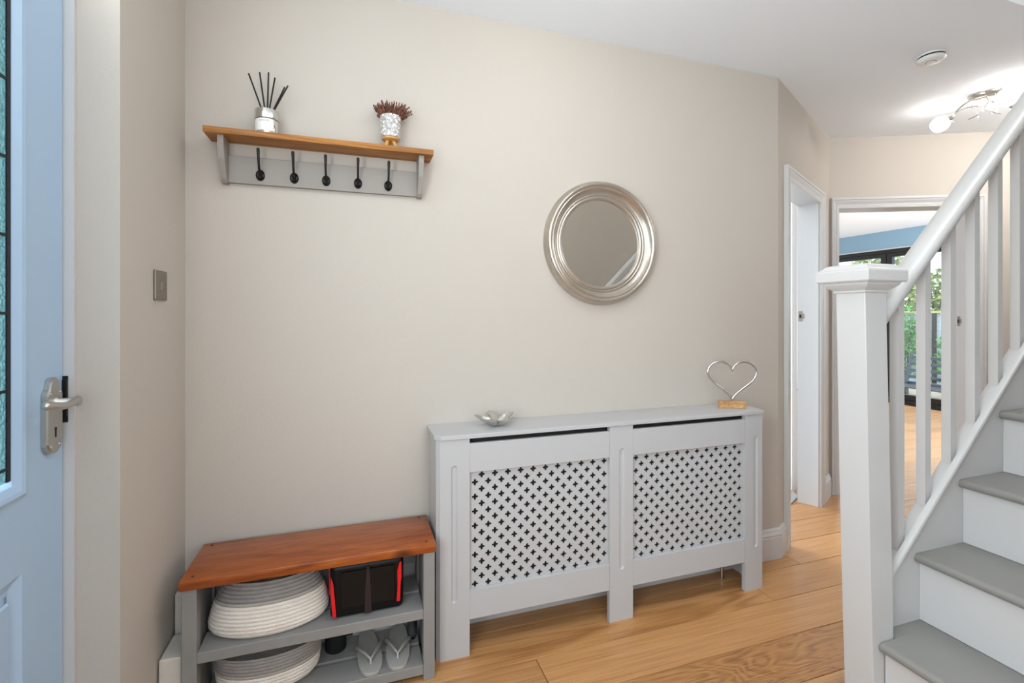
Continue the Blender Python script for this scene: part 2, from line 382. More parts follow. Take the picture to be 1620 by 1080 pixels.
def strike(fr, s, y0, y1, z, t):
    bm = bmesh.new(); box(bm, s-0.0015, s, y0, y1, z-0.033, z+0.033, 0.0006); box(bm, s-0.0015, s, y0-0.010, y0, z-0.016, z+0.016)
    p = link('strike_plate', xform(bm, fr), 'switch', t)
    bm = B(s-0.0021, s-0.0012, y0+0.006, y1-0.006, z-0.012, z+0.012); link('latch_hole', xform(bm, fr), 'black', p)
d2 = architrave(F1, OS0, OS1, OH, 'door_2', 'white moulded frame of the doorway in the angled wall', wr=0.085, depth=0.12)
strike(F1, OS1-0.018, 0.090, 0.114, 1.225, d2)
d3 = architrave(F2, FS0, FS1, FH, 'door_3', 'white moulded frame of the doorway to the garden room', wl=0.048, wr=0.07)
strike(F2, FS1-0.018, 0.085, 0.112, 1.19, d3)

# skirting
def skirt_prof(h=0.15, t=0.018):
    return [(0, 0), (t, 0), (t, h*0.72), (t*0.9, h*0.76), (t*0.95, h*0.80), (t*0.6, h*0.88), (t*0.45, h*0.96), (t*0.2, h), (0, h)]
def skirting(name, fr, x0, x1, label):
    bm = bmesh.new(); prism(bm, [(-p, z) for p, z in skirt_prof()], 'x', x0, x1)
    return struct(name, xform(bm, fr), 'white', label, 'baseboard', False)
skirting('baseboard_back', frame2(Vector((0, WY)), 0), -0.547, 2.063, 'white skirting board along the long cream wall')
skirting('baseboard_left', frame2(Vector((-0.547, 1.406)), PI/2), 0.0, 0.20, 'white skirting board along the short wall beside the front door')
skirting('baseboard_angled', F1, -0.005, OS0-0.066, 'short white skirting return before the side doorway')
skirting('baseboard_corner', F1, OS1+0.076, LEN1-0.03, 'tiny white skirting between the two doorways')
skirting('baseboard_far', F2, FS1+0.061, 2.2, 'white skirting right of the garden room doorway')

# ceilings
bm = bmesh.new()
prism(bm, [(-0.8, -1.14), (1.45, -1.14), (1.45, 1.135), (4.9, 1.135), (5.19, 1.61), (3.17, 2.56), (3.0, 2.52), (2.0, 1.99), (-0.8, 1.99)], 'z', CZ, CZ+0.1)
struct('ceiling', bm, 'ceil', 'plain white hallway ceiling', 'ceiling')
bm = bmesh.new()
prism(bm, [(2.95, 2.56), (3.17, 2.526), (5.16, 1.60), (7.2, 1.60), (7.2, 6.1), (2.95, 6.1)], 'z', 2.42, 2.449)
struct('ceiling_garden_room', bm, 'ceil', 'white ceiling of the garden room', 'ceiling')

bm = bmesh.new()                                       # stairwell walls and landing ceiling, above the hallway
box(bm, 1.45, 5.2, 1.135, 1.235, CZ+0.1, 4.6); box(bm, 1.35, 1.45, -1.14, 1.235, CZ+0.1, 4.6); box(bm, 5.2, 5.3, 0.08, 1.235, 0, 4.6)
struct('wall_landing', bm, 'wall')
struct('ceiling_landing', B(1.35, 5.3, -1.14, 1.235, 4.6, 4.7), 'ceil')

# side room behind the angled wall
struct('wall_side_room', B(2.905, 2.95, 2.535, 6.0, 0, CZ), 'white_wall')
bm = bmesh.new(); prism(bm, [(-p, z) for p, z in skirt_prof()], 'x', -6.0, -2.56)
struct('baseboard_side_room', xform(bm, frame2(Vector((2.905, 0)), -PI/2)), 'white', 'white skirting in the room behind the side doorway', 'baseboard')
bm = bmesh.new(); prism(bm, [(0, 1.93), (-0.02, 1.93), (-0.014, 1.95), (-0.03, 1.97), (-0.034, 1.99), (0, 1.99)], 'x', -6.0, -2.56)
struct('trim_1', xform(bm, frame2(Vector((2.905, 0)), -PI/2)), 'white', 'white picture rail in the room behind the side doorway', 'trim')
bm = bmesh.new(); prism(bm, [(1.6, 2.1), (2.05, 2.02), (2.85, 2.44), (2.90, 2.53), (2.90, 6.0), (1.6, 6.0)], 'z', 0.0005, 0.008)
struct('floor_side_room', bm, 'carpet', 'grey carpet in the room behind the side doorway', 'floor')

# garden room walls
struct('wall_garden_room', B(2.95, 7.2, 6.0, 6.1, 0, 2.42), 'white_wall')
WX = 7.2
bm = bmesh.new(); box(bm, WX, WX+0.15, 1.5, 6.1, 2.17, 2.45); box(bm, WX, WX+0.15, 5.72, 6.1, 0, 2.17)
struct('wall_garden_window', bm, 'blue_wall', 'pale blue wall above the black garden doors', 'wall')
struct('trim_2', B(WX-0.012, WX, 1.5, 6.0, 2.155, 2.172), 'white', 'thin white bead under the blue wall', 'trim')
wd = thing('window_1', 'black framed folding garden doors', 'folding doors', (WX, 4.0, 0), kind='structure')
bm = bmesh.new(); box(bm, WX+0.02, WX+0.10, 1.5, 5.72, 2.105, 2.155); link('head_frame', bm, 'black_frame', wd)
bm = bmesh.new(); box(bm, WX-0.02, WX+0.12, 1.5, 5.72, 0.0, 0.045); link('threshold', bm, 'black_frame', wd)
for k in range(4):
    y1 = (5.70, 4.76, 3.60, 2.44)[k]; y0 = (4.77, 3.61, 2.45, 1.52)[k]
    lf = B(WX+0.03, WX+0.09, y0, y0+0.07, 0.05, 2.103); box(lf, WX+0.03, WX+0.09, y1-0.07, y1, 0.05, 2.103)
    box(lf, WX+0.03, WX+0.09, y0+0.07, y1-0.07, 0.05, 0.12); box(lf, WX+0.03, WX+0.09, y0+0.07, y1-0.07, 2.050, 2.103)
    f = link('door_leaf', lf, 'black_frame', wd)
    link('pane', B(WX+0.055, WX+0.063, y0+0.071, y1-0.071, 0.121, 2.049), 'clear', f)

# ------------------------------------------------------------------ front door
DX = -0.655
dr = thing('door_1', 'pale blue front door with leaded obscure glass', 'door', (DX, 1.395, 0), kind='structure')
bm = bmesh.new()
GY0, GY1, GZ0, GZ1 = 0.75, 1.224, 0.885, 1.90        # glazed opening
MW = 0.028
box(bm, DX-0.044, DX, GY1+MW, 1.394, 0.006, 2.03); box(bm, DX-0.044, DX, 0.55, GY0-MW, 0.006, 2.03)
box(bm, DX-0.044, DX, GY0-MW, GY1+MW, GZ1+MW, 2.03); box(bm, DX-0.044, DX, GY0-MW, GY1+MW, 0.705, GZ0-0.02)
box(bm, DX-0.044, DX, GY0-MW, GY1+MW, 0.006, 0.22)
box(bm, DX-0.034, DX-0.012, GY0-MW, GY1+MW, 0.22, 0.705)
link('leaf', bm, 'door_blue', dr)
bm = bmesh.new()                                      # glazing bead, mitred
def bead(bm, y0, y1, z0, z1, wd_, prof):
    """rectangular picture-frame moulding in the door plane; prof = (inset fraction, x)"""
    loops = []
    for q, x in prof:
        d = q*wd_
        loops.append([bm.verts.new((x, yy, zz)) for yy, zz in ((y0+d, z0+d), (y1-d, z0+d), (y1-d, z1-d), (y0+d, z1-d))])
    for a, b in zip(loops, loops[1:]):
        for i in range(4): bm.faces.new((a[i], a[(i+1) % 4], b[(i+1) % 4], b[i]))
bead(bm, GY0-MW, GY1+MW, GZ0-0.020, GZ1+MW, MW, [(0, DX-0.002), (0, DX+0.006), (0.25, DX+0.010), (0.55, DX+0.008), (0.8, DX+0.002), (1.0, DX-0.002), (1.0, DX-0.012)])
link('glazing_bead', bm, 'door_blue', dr, True, 25)
bm = bmesh.new()
bead(bm, GY0-MW, GY1+MW, 0.22, 0.705, 0.03, [(0, DX), (0.15, DX-0.003), (0.5, DX-0.009), (0.75, DX-0.012), (1.0, DX-0.010)])
link('panel_moulding', bm, 'door_blue', dr, True, 25)
link('raised_panel', B(DX-0.014, DX-0.004, GY0+0.02, GY1-0.0, 0.27, 0.662, 0.004), 'door_blue', dr)
g = link('pane', B(DX-0.012, DX-0.006, GY0+0.001, GY1-0.001, GZ0+0.02, GZ1-0.001), 'obscure', dr)
bm = B(DX-0.0058, DX-0.003, GY1-0.011, GY1-0.001, GZ0+0.02, GZ1); link('lead_strip', bm, 'black_iron', g)
for z in [1.243+0.1556*k for k in range(-2, 5)]:
    link('lead_strip', B(DX-0.0058, DX-0.0035, GY0, GY1-0.011, z-0.003, z+0.003), 'black_iron', g)
for y in (0.90, 1.05):
    link('lead_strip', B(DX-0.0057, DX-0.0033, y-0.003, y+0.003, GZ0+0.02, GZ1), 'black_iron', g)
# lever handle on a long shaped back plate
hd = None
yc = 1.342
pl = [(-.030, .022), (-.030, .135), (-.026, .142), (-.020, .147), (-.019, .152), (-.014, .166), (-.006, .172), (.006, .172), (.014, .166), (.019, .152), (.020, .147), (.026, .142), (.030, .135), (.030, .022), (.024, .010), (.012, .002), (0, 0), (-.012, .002), (-.024, .010)]
bm = bmesh.new(); P = [(yc+y, 0.926+z) for y, z in pl]; prism(bm, P, 'x', DX+0.0005, DX+0.010)
Pi = [(yc+y*0.86, 0.926+0.086+(z-0.086)*0.94) for y, z in pl]; prism(bm, Pi, 'x', DX+0.010, DX+0.0125)
hd = link('handle_plate', bm, 'satin', dr)
bm = bmesh.new(); lathe(bm, [(0.0135, 0), (0.0135, 0.004), (0.0095, 0.008), (0.0095, 0.045)], 20)
xform(bm, Matrix.Translation((DX+0.0125, yc, 1.041)) @ Matrix.Rotation(PI/2, 4, 'Y'))
pts = []; tp = []
for i in range(17):
    t = i/16; pts.append((DX+0.050+0.004*math.sin(PI*t), yc+0.006-0.116*t, 1.045-0.007*math.sin(PI*min(1, t*1.1))+0.006*t)); tp.append(1.0-0.12*math.sin(PI*t))
e_ = pts[-1]
for dy, q in ((0.004, 0.92), (0.0068, 0.65), (0.008, 0.25)): pts.append((e_[0], e_[1]-dy, e_[2])); tp.append(q)
tube(bm, pts, 0.0088, 12, taper=tp)
link('lever', bm, 'satin', hd, True, 50)
for y, z in ((-.018, .150-.013), (.018, .150-.013), (-.015, .018), (.015, .018)):
    bm = bmesh.new(); lathe(bm, [(0.0032, 0), (0.0028, 0.0015), (0, 0.0018)], 10); xform(bm, Matrix.Translation((DX+0.0125, yc+y, 0.926+z)) @ Matrix.Rotation(PI/2, 4, 'Y'))
    link('screw', bm, 'chrome', hd)
bm = bmesh.new(); kp = [(0.004*math.cos(a), 0.005+0.004*math.sin(a)) for a in [(-0.25+1.5*k/9)*PI for k in range(10)]]
kp = [(-0.0026, -0.014), (0.0026, -0.014)]+kp
prism(bm, [(yc+a, 0.977+b) for a, b in kp], 'x', DX+0.0124, DX+0.0130); link('keyhole', bm, 'black', hd)
# frame of the front door with the lock keep
fr_ = thing('trim_3', 'white timber frame post beside the front door', 'door frame', (-0.7, 1.40, 0), kind='structure')
bm = bmesh.new(); box(bm, -0.74, -0.634, 1.397, 1.4055, 0, 2.06); box(bm, -0.74, -0.702, 1.385, 1.397, 0, 2.03); link('post', bm, 'white', fr_)
bm = bmesh.new(); box(bm, -0.662, -0.645, 1.3955, 1.3968, 0.985, 1.095, 0.0005); box(bm, -0.654, -0.645, 1.390, 1.3957, 1.0, 1.088, 0.001)
link('lock_keep', bm, 'black_iron', fr_)

# ------------------------------------------------------------------ staircase
ST = thing('staircase', 'white staircase with grey painted treads, square newel post and slatted balustrade', 'staircase', (1.54, 0.63, 0))
RISE, GO, NX = 0.2225, 0.2245, 1.5395
SLOPE = RISE/GO
NS = 10
YW = 0.185; YS = 1.076
def tread_bm(k):
    z = RISE*k; x0 = NX+GO*(k-1); x1 = x0+GO+0.024; th = 0.029
    pr = [(x1, z), (x1, z-th)] + [(x0+th/2-th/2*math.sin(PI*i/8), z-th/2-th/2*math.cos(PI*i/8)) for i in range(9)]
    bm = bmesh.new()
    if k == 1:
        prism(bm, pr, 'y', YW, 1.0345); box(bm, 1.612, x1, 1.0345, YS, z-th, z)
    else: prism(bm, pr, 'y', YW, YS-0.0005)
    return bm
for k in range(1, NS+1):
    link('tread', tread_bm(k), 'tread_grey', ST, True, 30)
    z0 = RISE*(k-1); x = NX+GO*(k-1)+0.026
    link('riser', B(x, x+0.014, YW, (1.0345 if k == 1 else YS-0.0005), z0+0.0005, RISE*k-0.0295), 'white', ST)
XE = NX+GO*NS
bm = bmesh.new()                                      # closed string beside the treads
lo = lambda x: max(0.001, SLOPE*x-1.60)
prism(bm, [(1.612, 0.001), (1.617, 0.001), (1.62, lo(1.62)), (XE, lo(XE)), (XE, SLOPE*XE-1.2485), (1.612, SLOPE*1.612-1.2485)], 'y', YS, YS+0.034)
link('string', bm, 'white', ST)
bm = bmesh.new(); prism(bm, [(1.64, 0.001), (XE, 0.001), (XE, lo(XE)-0.001), (1.64, lo(1.64)-0.0005+0.001)], 'y', YS+0.012, YS+0.028); link('spandrel_panel', bm, 'white', ST)
bm = bmesh.new()
sweep(bm, [(1.074, -1.2480), (1.066, -1.2430), (1.062, -1.236), (1.065, -1.230), (1.060, -1.224), (1.056, -1.215), (1.058, -1.207), (1.066, -1.203), (1.075, -1.2035), (1.079, -1.2265), (1.114, -1.2275), (1.118, -1.232), (1.118, -1.2480)], 1.588, XE, SLOPE)
link('string_capping', bm, 'white', ST, True, 25)
# handrail
ry = 1.097
pr = [(1.134, -0.372), (1.135, -0.358), (1.132, -0.350), (1.122, -0.343), (1.108, -0.339), (1.097, -0.338), (1.084, -0.339), (1.072, -0.344), (1.063, -0.352), (1.058, -0.364), (1.058, -0.378), (1.062, -0.390), (1.070, -0.398), (1.080, -0.401), (1.114, -0.401), (1.125, -0.396), (1.132, -0.386)]
bm = bmesh.new(); sweep(bm, pr, 1.572, XE, SLOPE); link('handrail', bm, 'white', ST, True, 35)
for n in range(14):
    x0 = 1.701+0.1305*n; x1 = x0+0.028
    bm = bmesh.new(); prism(bm, [(x0, SLOPE*x0-1.227), (x1, SLOPE*x1-1.227), (x1, SLOPE*x1-0.4005), (x0, SLOPE*x0-0.4005)], 'y', 1.083, 1.111)
    link('baluster', bm, 'white', ST)
# handrail board fixed to the wall on the far side of the treads
bm = bmesh.new(); sweep(bm, [(0.186, -0.69), (0.215, -0.69), (0.222, -0.66), (0.222, -0.53), (0.210, -0.505), (0.186, -0.505)], 1.6, XE, SLOPE); link('wall_rail', bm, 'white', ST)
# newel post, leaning slightly, with moulded cap
def nx(z): return 1.521-0.030*z
bm = bmesh.new()
z_ = [0.0, 0.4, 0.8, 1.318]; hb = 0.0465
rows = [[bm.verts.new((nx(z)+hb+sx*hb, 1.0845+sy*hb, z)) for sx, sy in ((-1, -1), (1, -1), (1, 1), (-1, 1))] for z in z_]
for a, b in zip(rows, rows[1:]):
    for i in range(4): bm.faces.new((a[i], a[(i+1) % 4], b[(i+1) % 4], b[i]))
bm.faces.new(rows[0]); bm.faces.new(rows[-1])
bmesh.ops.bevel(bm, geom=[e for e in bm.edges if abs(e.verts[0].co.z-e.verts[1].co.z) > 0.1], offset=0.003, segments=2, profile=0.5, affect='EDGES')
nw = link('newel_post', bm, 'white', ST)
bm = bmesh.new(); rows = []
cx, cy = nx(1.33)+hb, 1.0845
for h, z in ((0.0475, 1.306), (0.0505, 1.309), (0.0505, 1.314), (0.054, 1.317), (0.062, 1.323), (0.070, 1.331), (0.074, 1.339), (0.0815, 1.340), (0.085, 1.344), (0.085, 1.372), (0.0835, 1.377), (0.081, 1.3785), (0.076, 1.381), (0.066, 1.3915), (0.060, 1.395), (0.05, 1.396)):
    rows.append([bm.verts.new((cx+sx*h, cy+sy*h, z)) for sx, sy in ((-1, -1), (1, -1), (1, 1), (-1, 1))])
for a, b in zip(rows, rows[1:]):
    for i in range(4): bm.faces.new((a[i], a[(i+1) % 4], b[(i+1) % 4], b[i]))
bm.faces.new(rows[0]); bm.faces.new(rows[-1])
link('newel_cap', bm, 'white', nw)

# ------------------------------------------------------------------ radiator cover
RC = thing('radiator_cover', 'white radiator cover with two pierced lattice panels and grooved posts', 'radiator cover', (1.02, 1.78, 0))
CX0, CX1, CF, CB = 0.2745, 1.766, 1.684, 1.8555        # front plane, back
TZ = 0.789
bm = bmesh.new(); prism(bm, [(CX0-0.006, WY-0.001), (CX0-0.006, CF+0.016), (CX0+0.016, CF-0.007), (CX1-0.010, CF-0.007), (CX1+0.006, CF+0.012), (CX1+0.006, WY-0.001)], 'z', TZ, TZ+0.016)
bmesh.ops.bevel(bm, geom=list(bm.edges), offset=0.002, segments=2, profile=0.5, affect='EDGES')
link('top_board', bm, 'cover_white', RC)
link('side_panel', B(CX0+0.001, CX0+0.016, CF+0.021, CB, 0.0, TZ, 0.001), 'cover_white', RC)
link('side_panel', B(CX1-0.016, CX1-0.001, CF+0.021, CB, 0.0, TZ, 0.001), 'cover_white', RC)
def post(x0, x1, chl, gx, gz0, gz1, bt=0.0):
    """front post with a round-ended routed groove, chamfered on the outer side"""
    bm = bmesh.new(); th = 0.020; r = 0.0115; gd = 0.006
    # front face ring around the groove outline
    n = 12
    out = []
    for i in range(n+1):
        a = PI*i/n; out.append((gx+r*math.cos(a), gz1-r+r*math.sin(a)))
    for i in range(n+1):
        a = PI+PI*i/n; out.append((gx+r*math.cos(a), gz0+r+r*math.sin(a)))
    fv = [bm.verts.new((x, CF, z)) for x, z in out]
    gv = [bm.verts.new((gx+(x-gx)*0.55, CF+gd, z+(0.004 if z < (gz0+gz1)/2 else -0.004))) for x, z in out]
    N = len(out)
    for i in range(N): bm.faces.new((fv[i], fv[(i+1) % N], gv[(i+1) % N], gv[i]))
    bm.faces.new(gv)
    xl = x0+(0.012 if chl == 'l' else 0); xr = x1-(0.012 if chl == 'r' else 0)
    tr = bm.verts.new((xr, CF, TZ)); tl = bm.verts.new((xl, CF, TZ)); bl = bm.verts.new((xl, CF, bt)); br = bm.verts.new((xr, CF, bt))
    h = n//2
    bm.faces.new([tr, tl]+[fv[i] for i in range(n, h-1, -1)][0:0]+[fv[i] for i in range(n, -1, -1)])
    bm.faces.new([bl, br]+[fv[i] for i in range(N-1, n, -1)])
    bm.faces.new([tl, bl, fv[n+1], fv[n]]); bm.faces.new([br, tr, fv[0], fv[N-1]])
    # sides and back
    def back(x, z): return bm.verts.new((x, CF+th, z))
    tr2, tl2, bl2, br2 = back(x1, TZ), back(x0, TZ), back(x0, bt), back(x1, bt)
    if chl == 'l':
        tm = bm.verts.new((x0, CF+0.014, TZ)); bmn = bm.verts.new((x0, CF+0.014, bt))
        bm.faces.new((tl, tm, bmn, bl)); bm.faces.new((tm, tl2, bl2, bmn)); bm.faces.new((tr, tr2, br2, br))
        bm.faces.new((tl, tr, tr2, tl2, tm)); bm.faces.new((bl, bmn, bl2, br2, br))
    elif chl == 'r':
        tm = bm.verts.new((x1, CF+0.014, TZ)); bmn = bm.verts.new((x1, CF+0.014, bt))
        bm.faces.new((tr, tm, bmn, br)); bm.faces.new((tm, tr2, br2, bmn)); bm.faces.new((tl, bl, bl2, tl2))
        bm.faces.new((tr, tl, tl2, tr2, tm)); bm.faces.new((br, bmn, br2, bl2, bl))
    else:
        bm.faces.new((tl, bl, bl2, tl2)); bm.faces.new((tr, tr2, br2, br)); bm.faces.new((tl, tl2, tr2, tr)); bm.faces.new((bl, br, br2, bl2))
    bm.faces.new((tl2, bl2, br2, tr2))
    return link('post', bm, 'cover_white', RC)
post(CX0+0.001, 0.3955, 'l', 0.3395, 0.20, 0.695)
post(0.971, 1.0785, '', 1.0265, 0.205, 0.697)
post(1.656, CX1-0.001, 'r', 1.7155, 0.19, 0.69)
PX, PZ = 0.0510, 0.0535                                # pitch of the pierced crosses
def lattice(x0, x1, z0, z1, cx0, cz0):
    """pierced board: every diamond tile carries one cross-shaped hole"""
    yf, yb = CF+0.016, CF+0.021
    cr = []                                            # rounded cross outline
    wA, lA = 0.0044, 0.0125
    for q in range(4):
        ca, sa = math.cos(q*PI/2), math.sin(q*PI/2)
        loc = [(wA, -wA), (lA-0.004, -wA*1.0), (lA-0.001, -wA*0.55), (lA, 0), (lA-0.001, wA*0.55), (lA-0.004, wA*1.0)]
        cr += [(a*ca-b*sa, a*sa+b*ca) for a, b in loc]
    bm = bmesh.new()
    i0 = int(math.floor((x0-0.03-cx0)/(PX/2))); i1 = int(math.ceil((x1+0.03-cx0)/(PX/2)))
    j0 = int(math.floor((z0-0.03-cz0)/(PZ/2))); j1 = int(math.ceil((z1+0.03-cz0)/(PZ/2)))
    for i in range(i0, i1+1):
        for j in range(j0, j1+1):
            if (i+j) % 2: continue
            cx, cz = cx0+i*PX/2, cz0+j*PZ/2
            if not (x0-0.016 < cx < x1+0.016 and z0-0.016 < cz < z1+0.016): continue
            hole = x0+0.004 < cx < x1-0.004 and z0+0.006 < cz < z1-0.006
            D = []
            for a, b in cr:
                s = 1.0/(abs(a)/(PX/2)+abs(b)/(PZ/2)); D.append((a*s, b*s))
            if not hole:
                bm.faces.new([bm.verts.new((cx+a, yf, cz+b)) for a, b in ((PX/2, 0), (0, PZ/2), (-PX/2, 0), (0, -PZ/2))]); continue
            dv = [bm.verts.new((cx+a, yf, cz+b)) for a, b in D]
            hv = [bm.verts.new((cx+a, yf, cz+b)) for a, b in cr]
            hb_ = [bm.verts.new((cx+a, yb, cz+b)) for a, b in cr]
            n = len(cr)
            for k in range(n):
                bm.faces.new((dv[k], dv[(k+1) % n], hv[(k+1) % n], hv[k]))
                bm.faces.new((hv[k], hv[(k+1) % n], hb_[(k+1) % n], hb_[k]))
            for q in range(4):                          # diamond corners missed by the ray sampling
                pass
    me = link('lattice_panel', bm, 'cover_white', RC)
    return me
for x0, x1, ccx, ccz in ((0.3955, 0.971, 0.4195, 0.247), (1.0785, 1.656, 1.1035, 0.2715)):
    lattice(x0, x1, 0.233, 0.665, ccx, ccz)
    link('top_rail', B(x0+0.0003, x1-0.0003, CF+0.0006, CF+0.0155, 0.664, 0.770, 0.0008), 'cover_white', RC)
    link('bottom_rail', B(x0+0.0003, x1-0.0003, CF+0.0006, CF+0.0155, 0.130, 0.235, 0.0008), 'cover_white', RC)
    
    link('shade_board', B(x0+0.0003, x1-0.0003, CF+0.03, CF+0.034, 0.128, TZ-0.001), 'radiator', RC)  # dark sheet added behind the lattice so its holes read as shade
# radiator behind with its tail pipe
rd = thing('radiator', 'radiator panel coloured as shade inside the white cover', 'radiator', (1.0, 1.80, 0.12))
link('panel', B(0.42, 1.60, 1.765, 1.845, 0.16, 0.72, 0.006), 'radiator', rd)
bm = bmesh.new(); tube(bm, [(1.632, 1.80, 0.0), (1.632, 1.80, 0.19), (1.60, 1.80, 0.20)], 0.0085, 10); link('tail_pipe', bm, 'satin', rd, True)
bm = bmesh.new(); tube(bm, [(0.405, 1.80, 0.0), (0.405, 1.80, 0.19), (0.425, 1.80, 0.20)], 0.0085, 10); link('tail_pipe', bm, 'satin', rd, True)

# ------------------------------------------------------------------ star dish and heart on the cover
TOP = TZ+0.016
def star_dish():
    bm = bmesh.new(); n = 40; rows = []
    for f, z in ((0.0, 0.003), (0.30, 0.003), (0.42, 0.006), (0.75, 0.020), (1.0, 0.034), (1.0, 0.037), (0.72, 0.0245), (0.40, 0.010), (0.25, 0.0065), (0.0, 0.0065)):
        row = []
        for i in range(n):
            a = 2*PI*i/n; k = math.cos(5*a)
            rr = 0.060+0.026*k*(abs(k)**0.25)
            st = rr if f > 0.5 else 0.060+(rr-0.060)*f/0.5
            lift = 0.008*k*f*f
            row.append(bm.verts.new((st*f*math.cos(a), st*f*math.sin(a), z+lift)))
        rows.append(row)
    for a, b in zip(rows, rows[1:]):
        for i in range(n): bm.faces.new((a[i], a[(i+1) % n], b[(i+1) % n], b[i]))
    bmesh.ops.remove_doubles(bm, verts=bm.verts, dist=1e-5)
    bmesh.ops.translate(bm, verts=bm.verts, vec=(0, 0, -min(v.co.z for v in bm.verts)))
    return bm
sd = link('star_dish', xform(star_dish(), Matrix.Rotation(0.35, 4, 'Z')), mat('hammered_silver', 'd9d6d2', 0.14, 1.0, bump=0.5, bscale=35), None, True, 60)
sd.location = (0.524, 1.778, TOP+0.0005); tag(sd, 'small hammered silver star-shaped dish on the radiator cover', 'dish')
hz = math.radians(-24)
hb0 = thing('heart_ornament', 'silver wire heart on a small wooden block on the radiator cover', 'ornament', (1.665, 1.772, TOP+0.0005))
R_ = Matrix.Translation((1.665, 1.772, TOP+0.0005)) @ Matrix.Rotation(hz, 4, 'Z')
link('base_block', xform(B(-0.060, 0.060, -0.014, 0.014, 0, 0.030, 0.001), R_), 'lightwood', hb0)
pts = []
for i in range(72):
    t = 2*PI*i/72+0.0001
    x = 16*math.sin(t)**3; y = 13*math.cos(t)-5*math.cos(2*t)-2*math.cos(3*t)-math.cos(4*t)
    pts.append((x*0.0068, 0, 0.036+(y+17)*0.00615))
bm = bmesh.new(); tube(bm, pts, 0.0056, 10, closed=True); link('wire_heart', xform(bm, R_), 'chrome', hb0, True, 60)

# ------------------------------------------------------------------ round mirror
mc = (1.032, 1.552)
mr = thing('round_mirror', 'round mirror in a stepped champagne silver frame on the long wall', 'mirror', (mc[0], WY, mc[1]))
prof = [(0.190, 0.004), (0.191, 0.016), (0.196, 0.020), (0.203, 0.021), (0.207, 0.018), (0.210, 0.021), (0.214, 0.021), (0.217, 0.018), (0.224, 0.020), (0.232, 0.027), (0.238, 0.034), (0.241, 0.039), (0.244, 0.038), (0.246, 0.041), (0.252, 0.045), (0.259, 0.044), (0.264, 0.038), (0.266, 0.030), (0.2665, 0.022), (0.270, 0.018), (0.272, 0.010), (0.271, 0.0006)]
bm = bmesh.new(); rows = []
n = 96
for r, d in prof: rows.append([bm.verts.new((mc[0]+r*math.cos(2*PI*i/n), WY-d, mc[1]+r*math.sin(2*PI*i/n))) for i in range(n)])
for a, b in zip(rows, rows[1:]):
    for i in range(n): bm.faces.new((a[i], a[(i+1) % n], b[(i+1) % n], b[i]))
link('frame', bm, 'champagne', mr, True, 50)
bm = bmesh.new(); bm.faces.new([bm.verts.new((mc[0]+0.1915*math.cos(2*PI*i/n), WY-0.008, mc[1]+0.1915*math.sin(2*PI*i/n))) for i in range(n)])
bm.faces.new([bm.verts.new((mc[0]+0.1915*math.cos(2*PI*i/n), WY-0.003, mc[1]+0.1915*math.sin(2*PI*i/n))) for i in range(n)])
link('glass', bm, 'mirror', mr)

# ------------------------------------------------------------------ coat shelf
SF = 1.776; SX0, SX1 = -0.470, 0.279; SZ0, SZ1 = 1.8345, 1.8545
cs = thing('coat_shelf', 'wall shelf with oak top, grey brackets and five black hooks', 'shelf', (-0.095, WY, 1.68))
link('shelf_board', xform(B(-(SX1-SX0)/2, (SX1-SX0)/2, -0.0495, 0.0495, SZ0, SZ1, 0.0012), Matrix.Translation(((SX0+SX1)/2, (SF+WY)/2-0.0005, 0))), 'shelf_oak', cs)
def bracket(x0, x1):
    bm = bmesh.new(); pr = [(WY-0.0005, SZ0), (1.792, SZ0), (1.792, 1.806), (1.806, 1.76), (1.838, 1.700), (1.848, 1.690), (WY-0.0005, 1.689)]
    prism(bm, pr, 'x', x0, x1); return link('bracket', bm, 'shelf_grey', cs)
bracket(-0.4325, -0.4145); bracket(0.2275, 0.2455)
link('back_rail', B(-0.4145, 0.2275, WY-0.016, WY-0.0005, 1.695, 1.789, 0.0008), 'shelf_grey', cs)
def hook(x):
    bm = bmesh.new(); yb = WY-0.016; zc = 1.727
    rows = []
    for f, d in ((1.0, 0.0), (1.0, 0.0025), (0.86, 0.004), (0.8, 0.003), (0.0, 0.0035)):
        rows.append([bm.verts.new((x+0.0145*f*math.cos(2*PI*i/24), yb-d-0.0001, zc+0.0195*f*math.sin(2*PI*i/24))) for i in range(24)])
    for a, b in zip(rows, rows[1:]):
        for i in range(24): bm.faces.new((a[i], a[(i+1) % 24], b[(i+1) % 24], b[i]))
    bmesh.ops.remove_doubles(bm, verts=bm.verts, dist=1e-6)
    h = link('hook', bm, 'black_iron', cs, True, 50)
    bm = bmesh.new()
    pts = [(x, yb-0.002, zc+0.004), (x, yb-0.010, zc+0.006), (x, yb-0.022, zc+0.016), (x, yb-0.032, zc+0.034), (x, yb-0.038, zc+0.056), (x, yb-0.042, zc+0.076), (x, yb-0.0445, zc+0.083)]
    tube(bm, pts, 0.0052, 10, taper=[1.1, 0.95, 0.75, 0.75, 0.85, 1.05, 0.8])
    pts = [(x, yb-0.002, zc-0.004), (x, yb-0.014, zc-0.010), (x, yb-0.023, zc-0.007), (x, yb-0.027, zc+0.002)]
    tube(bm, pts, 0.004, 8, taper=[1.1, 0.9, 0.9, 1.2])
    link('prong', bm, 'black_iron', h, True, 60)
for x in (-0.3155, -0.2065, -0.100, 0.0105, 0.1195): hook(x)

